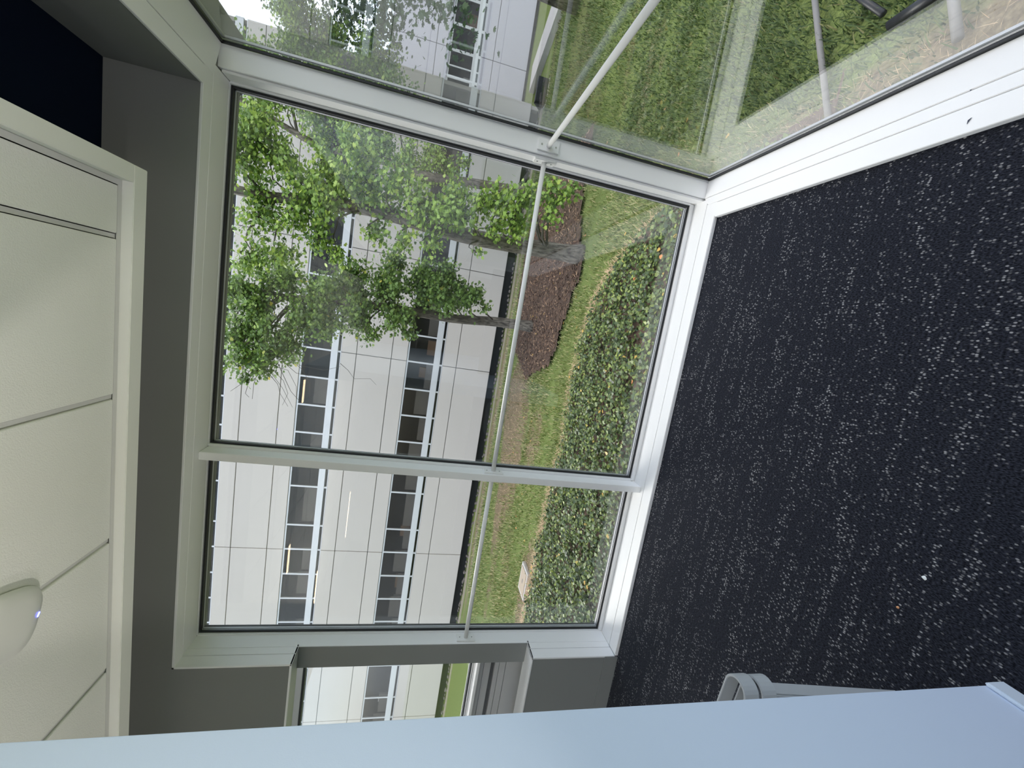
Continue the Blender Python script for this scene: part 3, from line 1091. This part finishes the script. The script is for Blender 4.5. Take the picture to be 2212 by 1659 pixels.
def ivy_far(x):
    return float(np.interp(x, ivx, ivyy, left=ivyy[0], right=2.0)) + 0.12 * noise.noise(Vector((x * 2.2, 0, 3)))


mul_near = [on_ground(*p) for p in ((1262, 420), (1262, 500), (1255, 600), (1225, 680), (1195, 780), (1170, 850))]
mul_far = [on_ground(*p) for p in ((1165, 400), (1135, 560), (1122, 650), (1112, 760), (1120, 845))]
mn = sorted((p.x, p.y) for p in mul_near)
mf = sorted((p.x, p.y) for p in mul_far)


def in_mulch(x, y):
    x0, x1 = mn[0][0], mn[-1][0] + 1.5
    if x < x0 or x > x1:
        return False
    yn = float(np.interp(x, [p[0] for p in mn], [p[1] for p in mn]))
    yf = float(np.interp(x, [p[0] for p in mf], [p[1] for p in mf]))
    w = 0.18 * noise.noise(Vector((x * 1.7, y * 1.7, 9)))
    e_ = min(1.0, (x - x0) / 0.8) 
    mid_ = (yn + yf) / 2
    return mid_ + (yn - mid_) * e_ + w < y < mid_ + (yf - mid_) * e_ + w


def strips(name, pts, mat, parent=None):
    """pts: list of (base, tip, side) -> one bent blade each (two quads as tris)"""
    base, tip, side = (np.array(a_, dtype=np.float32) for a_ in pts)
    n_ = len(base)
    mid_ = base * 0.45 + tip * 0.55
    mid_[:, 2] += 0.15 * np.abs(tip[:, 2] - base[:, 2])
    v = np.stack([base - side, base + side, mid_ + side * 0.7, mid_ - side * 0.7, tip], 1).reshape(-1, 3)
    i0 = np.arange(n_)[:, None] * 5
    f = np.concatenate([i0 + np.array([[0, 1, 2]]), i0 + np.array([[0, 2, 3]]), i0 + np.array([[3, 2, 4]])], 0)
    return np_mesh(name, v, f, mat, parent)


npr = np.random.default_rng(11)


def scatter(n_, x0, x1, ya, yb, test, bias=1.0):
    out = []
    while len(out) < n_:
        x = npr.uniform(x0, x1)
        y = ya + (yb - ya) * npr.uniform() ** bias
        if test(x, y):
            out.append((x, y))
    return np.array(out)


def gz(a_):
    return np.array([ground_z(x, y) for x, y in a_])


# grass blades
def grass_ok(x, y):
    if y < 3.0 and x < 1.5:
        return False
    if in_mulch(x, y) or y < ivy_far(x):
        return False
    k = noise.noise(Vector((x * 0.9, y * 1.6, 0.3)))
    return npr.uniform() < (0.75 + 0.9 * k) * (1 - 0.93 * dryness(x, y))


pts = np.concatenate([scatter(52000, -8.5, 9.0, 2.2, 12, grass_ok, 1.5), scatter(30000, 1.5, 9.0, 1.0, 7, grass_ok, 1.0), scatter(14000, -12, 12, 10, 17, grass_ok)])
n_ = len(pts)
b0 = np.stack([pts[:, 0], pts[:, 1], gz(pts) - 0.01], 1)
hgt = npr.uniform(0.035, 0.085, n_) * (1 + (pts[:, 1] > 10) * 0.4)
dr = npr.uniform(0, 2 * np.pi, n_)
ln = npr.uniform(0.2, 1.1, n_) * hgt
tp = b0 + np.stack([np.cos(dr) * ln, np.sin(dr) * ln, hgt], 1)
wd = 0.0035 + 0.0006 * pts[:, 1]
sd = np.stack([-np.sin(dr) * wd, np.cos(dr) * wd, 0 * wd], 1)
rt = pts[:, 0] > 1.9 + 0.25 * (pts[:, 1] - 2.4) + 0.25 * np.array([noise.noise(Vector((x * 2, y * 2, 4))) for x, y in pts])  # right-hand blades take the darker colour in place of tree shade
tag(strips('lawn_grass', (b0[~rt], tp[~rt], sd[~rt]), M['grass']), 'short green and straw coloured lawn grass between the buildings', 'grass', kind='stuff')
tag(strips('shaded_lawn_grass', (b0[rt], tp[rt], sd[rt]), M['grass_shaded']), 'deep green dense lawn grass outside the side window', 'grass', kind='stuff')

# dry straw edge between the ivy and the grass
def straw_ok(x, y):
    d = y - ivy_far(x)
    return -0.25 < d < 0.45 and npr.uniform() < (1.0 if x > 0.4 or x < -2.5 else 0.45)


pts = np.concatenate([scatter(8000, -8, 2.6, 3, 8.5, straw_ok), scatter(1500, 1.3, 2.1, 0.6, 4.5, lambda x, y: True), scatter(2600, -7, 0, 8, 14, lambda x, y: npr.uniform() < dryness(x, y))])
n_ = len(pts)
b0 = np.stack([pts[:, 0], pts[:, 1], gz(pts) + 0.01], 1)
dr = npr.uniform(0, 2 * np.pi, n_)
ln = npr.uniform(0.05, 0.16, n_) * np.where(pts[:, 1] < 4.6, 0.6, 1.0)
tp = b0 + np.stack([np.cos(dr) * ln, np.sin(dr) * ln, npr.uniform(0.01, 0.06, n_)], 1)
sd = np.stack([-np.sin(dr), np.cos(dr), 0 * dr], 1) * np.where(pts[:, 1] < 4.6, 0.0016, 0.004)[:, None]
tag(strips('dry_straw', (b0, tp, sd), M['straw']), 'strip of dry straw along the edge of the ivy bed', 'straw', kind='stuff')


# ---------------------------------------------------------------- leaves
def leaf_cloud(pos, normal_up, size, outline, jitter, droop=0.3, seed=1):
    """many leaves as one vertex array; outline = 2D polygon, fanned from a raised centre"""
    r_ = np.random.default_rng(seed)
    n_ = len(pos)
    nrm = r_.normal(size=(n_, 3)) * jitter + np.asarray(normal_up)
    nrm /= np.linalg.norm(nrm, axis=1)[:, None]
    a_ = r_.normal(size=(n_, 3))
    a_[:, 2] -= droop * 3
    u = a_ - (a_ * nrm).sum(1)[:, None] * nrm
    u /= np.linalg.norm(u, axis=1)[:, None]
    w = np.cross(nrm, u)
    s = (size * r_.uniform(0.65, 1.25, n_))[:, None, None]
    o = np.array(outline)
    k = len(o)
    fold = 0.18 * np.abs(o[:, 1])
    v = (u[:, None, :] * o[None, :, 0:1] + w[:, None, :] * o[None, :, 1:2] + nrm[:, None, :] * (-fold[None, :, None])) * s + np.asarray(pos)[:, None, :]
    return v, k


LEAF = [(0.0, 0.0), (0.05, 0.30), (0.32, 0.50), (0.38, 0.26), (0.72, 0.40), (0.70, 0.14), (1.0, 0.0), (0.70, -0.14), (0.72, -0.40), (0.38, -0.26), (0.32, -0.50), (0.05, -0.30)]
IVY = [(0.0, 0.0), (0.10, 0.38), (0.45, 0.42), (1.0, 0.0), (0.45, -0.42), (0.10, -0.38)]


def leaf_faces(n_, k):
    """n-gon leaves as one face each"""
    return (np.arange(n_)[:, None] * k + np.arange(k)[None, :])


# ivy bed
def ivy_ok(x, y):
    return y < ivy_far(x)


pts = scatter(62000, -9.0, 2.3, 2.7, 8.8, ivy_ok, 0.9)
hh = 0.10 + 0.10 * np.array([noise.noise(Vector((x * 3, y * 3, 5))) for x, y in pts]) + npr.uniform(-0.09, 0.06, len(pts))
pos = np.stack([pts[:, 0], pts[:, 1], gz(pts) + np.maximum(hh, 0.01)], 1)
v, k = leaf_cloud(pos, (0, -0.15, 1.0), 0.052, IVY, 0.48, 0.2, 3)
iv = np_mesh('ivy_bed', v.reshape(-1, 3), leaf_faces(len(pos), k), M['ivy'])
tag(iv, 'dense bed of small dark green ivy leaves below the front window', 'ivy', kind='stuff')
soil_iv = []
xs_ = np.linspace(-9, 2.2, 60)
ivs = MB()
for i in range(len(xs_) - 1):
    x0, x1 = xs_[i], xs_[i + 1]
    q = len(ivs.v)
    ya, yb = ivy_far(x0), ivy_far(x1)
    for (x, y) in ((x0, 2.68), (x1, 2.68), (x1, max(yb, 2.7)), (x0, max(ya, 2.7))):
        ivs.v.append((x, y, ground_z(x, y) + 0.035))
    ivs.f.append((q, q + 1, q + 2, q + 3))
structure(ivs.build('soil_bed', M['mulch']))

# mulch bed with chips
def mulch_ok(x, y):
    return in_mulch(x, y)


mxs = np.linspace(mn[0][0], mn[-1][0] + 1.5, 50)
mm = MB()
for i in range(len(mxs) - 1):
    ysn = np.linspace(6.5, 17.5, 70)
    x0, x1 = mxs[i], mxs[i + 1]
    for j in range(len(ysn) - 1):
        if in_mulch((x0 + x1) / 2, (ysn[j] + ysn[j + 1]) / 2):
            q = len(mm.v)
            for (x, y) in ((x0, ysn[j]), (x1, ysn[j]), (x1, ysn[j + 1]), (x0, ysn[j + 1])):
                mm.v.append((x, y, ground_z(x, y) + 0.045 + 0.03 * noise.noise(Vector((x * 2, y * 2, 0)))))
            mm.f.append((q, q + 1, q + 2, q + 3))
structure(mm.build('mulch_bed', M['mulch']))
pts = scatter(15000, mn[0][0], mn[-1][0] + 1.5, 6.0, 17.0, mulch_ok, 1.2)
pos = np.stack([pts[:, 0], pts[:, 1], gz(pts) + npr.uniform(0.05, 0.10, len(pts))], 1)
v, k = leaf_cloud(pos, (0, 0, 1.0), 0.075, [(0, -0.12), (0, 0.12), (1, 0.16), (1, -0.10)], 0.35, 0.0, 5)
tag(np_mesh('mulch_chips', v.reshape(-1, 3), leaf_faces(len(pos), k), M['chip']), 'brown mulch chips spread around the tree trunks', 'mulch', kind='stuff')

# fallen leaves lying on grass, ivy and mulch
fl_me = bpy.data.meshes.new('fallen_leaf')
fl_me.from_pydata([(a_, b2, 0.012 * math.sin(a_ * 5 + b2 * 3)) for a_, b2 in LEAF], [], [tuple(range(len(LEAF)))])
fl_me.materials.append(M['fallen'])
fl_me2 = fl_me.copy()
fl_me2.materials.clear()
fl_me2.materials.append(M['orange'])
for i in range(80):
    u = rng.random()
    x, y = rng.uniform(-6.5, 4.0), 3.4 + 9 * u ** 1.4
    o = bpy.data.objects.new('fallen_leaf', fl_me if rng.random() < 0.8 else fl_me2)
    col.objects.link(o)
    up = 0.19 if y < ivy_far(x) else (0.11 if in_mulch(x, y) else 0.05)
    o.location = (x, y, ground_z(x, y) + up)
    o.scale = (0.062,) * 3
    o.rotation_euler = (rng.uniform(-0.3, 0.3), rng.uniform(-0.3, 0.3), rng.uniform(0, 6.3))
    tag(o, 'small yellow or orange leaf fallen on the ground outside', 'leaf', 'fallen leaves on the ground')

# valve box lid in the grass
cv = on_ground(1133, 1255)
vb_ = tag(empty('valve_box_lid', tuple(cv)), 'tan rectangular valve box lid set in the grass beyond the ivy', 'lid')
box('frame', M['concrete'], vb_, cv.x - 0.34, cv.x + 0.34, cv.y - 0.26, cv.y + 0.26, cv.z - 0.05, cv.z + 0.045, 0.008)
vl_ = box('lid', M['cover'], vb_, cv.x - 0.28, cv.x + 0.28, cv.y - 0.20, cv.y + 0.20, cv.z + 0.04, cv.z + 0.056, 0.006)
box('hand_slot', M['slot'], vl_, cv.x - 0.05, cv.x + 0.05, cv.y - 0.02, cv.y + 0.02, cv.z + 0.054, cv.z + 0.0575)


# ---------------------------------------------------------------- trees
def tree(label, trunk_px, depth, trunk_r, clusters, lmat, seed, leaf=0.115, per=150, group=None, singles=300, top_extra=3.0):
    """trunk_px: photograph pixels of the trunk from the base up; it stands on the ground at its first pixel"""
    r_ = random.Random(seed)
    nr = np.random.default_rng(seed)
    base = on_ground(*trunk_px[0]) if depth is None else on_y(*trunk_px[0], depth)
    Y0 = base.y
    e = tag(empty('tree', tuple(base)), label, 'tree', group)
    path = [base - Vector((0, 0, 0.1))]
    for i, p in enumerate(trunk_px[1:]):
        path.append(on_y(p[0], p[1], Y0 + 0.25 * math.sin(i * 1.3 + seed)))
    d = (path[-1] - path[-2]).normalized()
    path.append(path[-1] + d * top_extra * 0.5 + Vector((0.2, 0, top_extra * 0.3)))
    # smooth path
    fine = []
    for i in range(len(path) - 1):
        for s in range(4):
            t = s / 4
            p0 = path[max(i - 1, 0)]
            p1, p2 = path[i], path[i + 1]
            p3 = path[min(i + 2, len(path) - 1)]
            fine.append(0.5 * ((2 * p1) + (p2 - p0) * t + (2 * p0 - 5 * p1 + 4 * p2 - p3) * t * t + (3 * p1 - p0 - 3 * p2 + p3) * t ** 3))
    fine.append(path[-1])
    n_ = len(fine)
    rads = [trunk_r * (1.0 - 0.62 * i / (n_ - 1)) * (1.35 if i == 0 else (1.15 if i == 1 else 1)) for i in range(n_)]
    MB().tube(fine, rads, 18).build('trunk', M['bark'], e, smooth=True)
    lpos, tw = [], MB()
    for (cx, cy, cr, dy, dens) in clusters:
        c = on_y(cx, cy, Y0 + dy)
        R_ = cr / FPX * (c - Vector((0, 0, H))).length * 0.95
        # branch from the trunk, leaving it below the cluster
        cand = [q for q in fine[3:] if q.z < c.z + 0.3] or fine[3:4]
        q0 = min(cand, key=lambda q: (q - c).length + 0.4 * abs(q.z - c.z + 0.5))
        mid_ = (q0 + c) / 2 + Vector((r_.uniform(-.2, .2), r_.uniform(-.2, .2), 0.25))
        L_ = (c - q0).length
        br = min(trunk_r * 0.32, 0.012 + 0.012 * L_)
        MB().tube([q0, q0 * 0.5 + mid_ * 0.5 + Vector((0, 0, 0.06)), mid_, mid_ * 0.5 + c * 0.5 + Vector((0, 0, 0.08)), c], [br, br * .85, br * .65, br * .45, br * .2], 7).build('branch', M['twig'], e, smooth=True)
        nt_ = max(3, int(7 * dens))
        nl = int(per * dens * (R_ / 0.45) ** 2)
        ends = []
        for _ in range(nt_ * 2):
            dv = Vector((r_.gauss(0, 1), r_.gauss(0, 1.0), r_.gauss(0, 0.8))).normalized() * R_ * r_.uniform(0.6, 1.05)
            en = c + dv
            tw.tube([c, c + dv * 0.5 + Vector((0, 0, 0.05)), en], [br * .25 + .002, .004, .002], 4, cap=False)
            ends.append(en)
        for _ in range(nl):
            en = r_.choice(ends)
            t = r_.uniform(0.25, 1.05)
            p = c + (en - c) * t + Vector((r_.gauss(0, .115), r_.gauss(0, .12), r_.gauss(0, .10) - 0.02)) * (R_ / 0.45) ** 0.5
            lpos.append(p)
    tag(tw.build('twigs', M['twig'], e), kind='stuff')
    lp_ = np.array([tuple(p) for p in lpos])
    order = np.argsort(np.linalg.norm(lp_ - np.array([0, 0, H]), axis=1))
    lp_ = lp_[order]
    v, k = leaf_cloud(lp_, (0, -0.45, 0.75), leaf, LEAF, 0.55, 0.45, seed)
    m1 = min(singles, len(lp_))
    tag(np_mesh('foliage', v[m1:].reshape(-1, 3), leaf_faces(len(lp_) - m1, k), lmat, e), kind='stuff')
    for i in range(m1):
        np_leaf = bpy.data.meshes.new('leaf')
        np_leaf.from_pydata([tuple(q) for q in v[i]], [], [tuple(range(k))])
        link('leaf', np_leaf, lmat, e)
    return e, Y0


cA = [(540, 330, 62, 0, 1), (522, 262, 45, .3, .9), (600, 330, 50, .2, .9), (650, 395, 50, -.2, .9), (720, 385, 50, .1, 1), (765, 335, 55, -.4, 1), (700, 440, 42, -.5, .9),
      (790, 405, 50, -.3, 1), (860, 405, 44, -.5, 1), (905, 440, 40, -.8, 1.1), (955, 445, 40, -.9, 1.1), (1000, 462, 36, -.8, 1.1), (1050, 435, 40, -.8, .9),
      (1092, 445, 38, -.9, .9), (1112, 490, 32, -.8, .9), (1135, 425, 30, -1.0, .9), (1182, 412, 24, -1.1, .9), (1216, 420, 22, -1.2, 1), (1192, 458, 24, -1.1, .9), (1062, 492, 26, -.7, .8),
      (560, 470, 50, .2, .9), (640, 480, 42, -.1, .8), (690, 512, 34, -.3, .8), (545, 545, 44, .3, .8), (605, 560, 42, .1, .8), (810, 500, 30, -.3, .8), (872, 522, 30, -.4, .7),
      (930, 522, 28, -.5, .8), (1030, 545, 10, -.6, .8), (730, 555, 24, -.2, .7), (980, 405, 34, -.6, .8), (1240, 408, 10, -1.2, .9)]
cB = [(520, 640, 52, 0, 1), (560, 700, 52, -.3, 1), (600, 605, 50, .2, 1), (640, 690, 48, -.3, 1), (700, 635, 52, -.2, 1.1), (762, 605, 50, 0, 1), (705, 700, 40, -.5, 1),
      (780, 682, 48, -.4, 1.1), (840, 625, 52, -.4, 1.1), (860, 692, 38, -.6, 1), (900, 605, 44, -.3, 1.1), (942, 640, 44, -.6, 1.1), (962, 592, 40, -.5, 1), (1000, 640, 34, -.7, 1.1),
      (1028, 645, 22, -.8, 1), (522, 770, 36, -.5, .9), (580, 762, 42, -.6, .9), (622, 742, 36, -.5, .9), (503, 722, 36, -.2, .9), (560, 800, 24, -.7, .6), (525, 815, 14, -.7, .6), (800, 728, 22, -.7, .8),
      (880, 722, 18, -.7, .8), (1048, 665, 10, -.8, .9), (850, 560, 32, .1, .9), (760, 640, 40, .3, 1)]
cC = [(640, 205, 36, .2, .8), (682, 232, 44, 0, .9), (742, 262, 44, -.2, .9), (800, 285, 28, -.2, .8), (832, 330, 38, -.2, .9), (882, 332, 32, -.2, .8), (935, 335, 30, -.3, .9), (905, 372, 30, .2, .8),
      (1000, 352, 16, -.2, .7), (560, 225, 30, .2, .8), (700, 310, 40, .2, .8), (960, 375, 26, .1, .8), (560, 150, 60, 0, .9), (700, 120, 70, 0, .9), (820, 160, 60, .1, .9), (760, 200, 50, .2, .9), (640, 60, 70, 0, .8), (880, 230, 40, 0, .8)]
grp = 'trees on the lawn'
tree('large pale-barked tree with bright green leaves in the mulch bed', [(1256, 551), (1150, 535), (1018, 512), (900, 480), (794, 452), (651, 432), (535, 416)], None, 0.18, cA, M['leaf1'], 21, 0.078, 760, grp)
tree('tree with slender trunk and deep green leaves nearest the white facade', [(1153, 706), (1069, 695), (979, 688), (860, 668), (740, 652), (646, 645), (581, 634)], None, 0.16, cB, M['leaf2'], 33, 0.094, 700, grp)
tree('leaning tree half hidden behind the window corner post', [(1172, 420), (1011, 394), (905, 377), (820, 345), (700, 318), (626, 280), (555, 235)], None, 0.16, cC, M['leaf1'], 47, 0.088, 640, grp, 200)

# bare twigs hanging in front of the facade
tY = on_ground(1153, 706).y - 0.6
for i, ch in enumerate(([(560, 775), (585, 805), (610, 838), (632, 880)], [(590, 790), (622, 800), (640, 835), (640, 862)], [(560, 795), (548, 830), (545, 862)], [(540, 800), (520, 830), (498, 845)],
                        [(600, 770), (650, 790), (700, 800), (735, 792)], [(735, 785), (752, 800), (765, 818), (800, 818), (813, 832)], [(575, 800), (600, 830), (605, 850), (622, 878)], [(610, 780), (640, 806), (668, 812)], [(620, 770), (655, 800), (670, 830), (668, 860)], [(580, 790), (612, 822), (622, 850), (610, 875)], [(545, 800), (530, 850), (538, 858)], [(600, 785), (628, 845), (650, 870)])):
    tag(MB().tube([on_y(p[0], p[1], tY + 0.1 * math.sin(i)) for p in ch], [0.009, 0.006, 0.005, 0.004, 0.003][:len(ch)], 5).build('bare_twig', M['twig']),
        None, None)
_tw = [o for o in col.objects if o.name.startswith('bare_twig')]
_tree2 = [o for o in col.objects if o.name.startswith('tree') and o.get('label', '').startswith('tree with slender')][0]
for o in _tw:
    par(o, _tree2)


# further trees at the right, seen through the side window against the sky
def far_tree(label, x, y, h_, rad, seed):
    r_ = random.Random(seed)
    base = Vector((x, y, ground_z(x, y)))
    e = tag(empty('tree', tuple(base)), label, 'tree', 'trees beyond the side window')
    MB().tube([base, base + Vector((0.1, 0, h_ * 0.4)), base + Vector((0.2, 0.1, h_ * 0.85))], [0.26, 0.2, 0.06], 14).build('trunk', M['bark'], e, smooth=True)
    pos = []
    for q in range(26):
        c = base + Vector((r_.gauss(0, rad * .5), r_.gauss(0, rad * .5), h_ * r_.uniform(0.36, 1.0)))
        st = base + Vector((0.15, 0.05, min(c.z - base.z - 0.4, h_ * 0.8)))
        MB().tube([st, (st + c) / 2 + Vector((0, 0, .2)), c], [.05, .035, .012], 6).build('branch', M['twig'], e, smooth=True)
        for _ in range(230):
            pos.append(tuple(c + Vector((r_.gauss(0, .55), r_.gauss(0, .55), r_.gauss(0, .45)))))
    v, k = leaf_cloud(np.array(pos), (0, -0.3, 0.8), 0.17, LEAF, 0.6, 0.4, seed)
    tag(np_mesh('foliage', v.reshape(-1, 3), leaf_faces(len(pos), k), M['leaf3'], e), kind='stuff')


far_tree('dark leafy tree beyond the side window against the sky', 9.9, 13.4, 9.0, 2.7, 61)

# pipes lying on the soil outside the side window
def ground_pipe(name, pa, pb, r, mat, label, lift=0.02):
    a_, b2 = on_ground(*pa), on_ground(*pb)
    up = Vector((0, 0, r + lift))
    tag(MB().tube([a_ + up, (a_ + b2) / 2 + up + Vector((0, 0, 0.004)), b2 + up], r, 12).build(name, mat, smooth=True), label, 'pipe', 'pipes on the soil outside the side window')


ground_pipe('ground_pipe', (1762, -60), (1800, 268), 0.022, M['pipe'], 'grey pipe on the soil outside the side window, nearer the corner post')
ground_pipe('ground_pipe', (2066, -60), (2082, 90), 0.026, M['pipe'], 'grey pipe on the soil outside the side window, farther from the corner post')
ground_pipe('black_pipe', (1780, -60), (1918, 34), 0.022, M['metal_dark'], 'thin black pipe slanting on the soil outside the side window')
ground_pipe('black_pipe', (1935, 62), (2075, -30), 0.034, M['metal_dark'], 'thicker black pipe lying on the soil outside the side window')
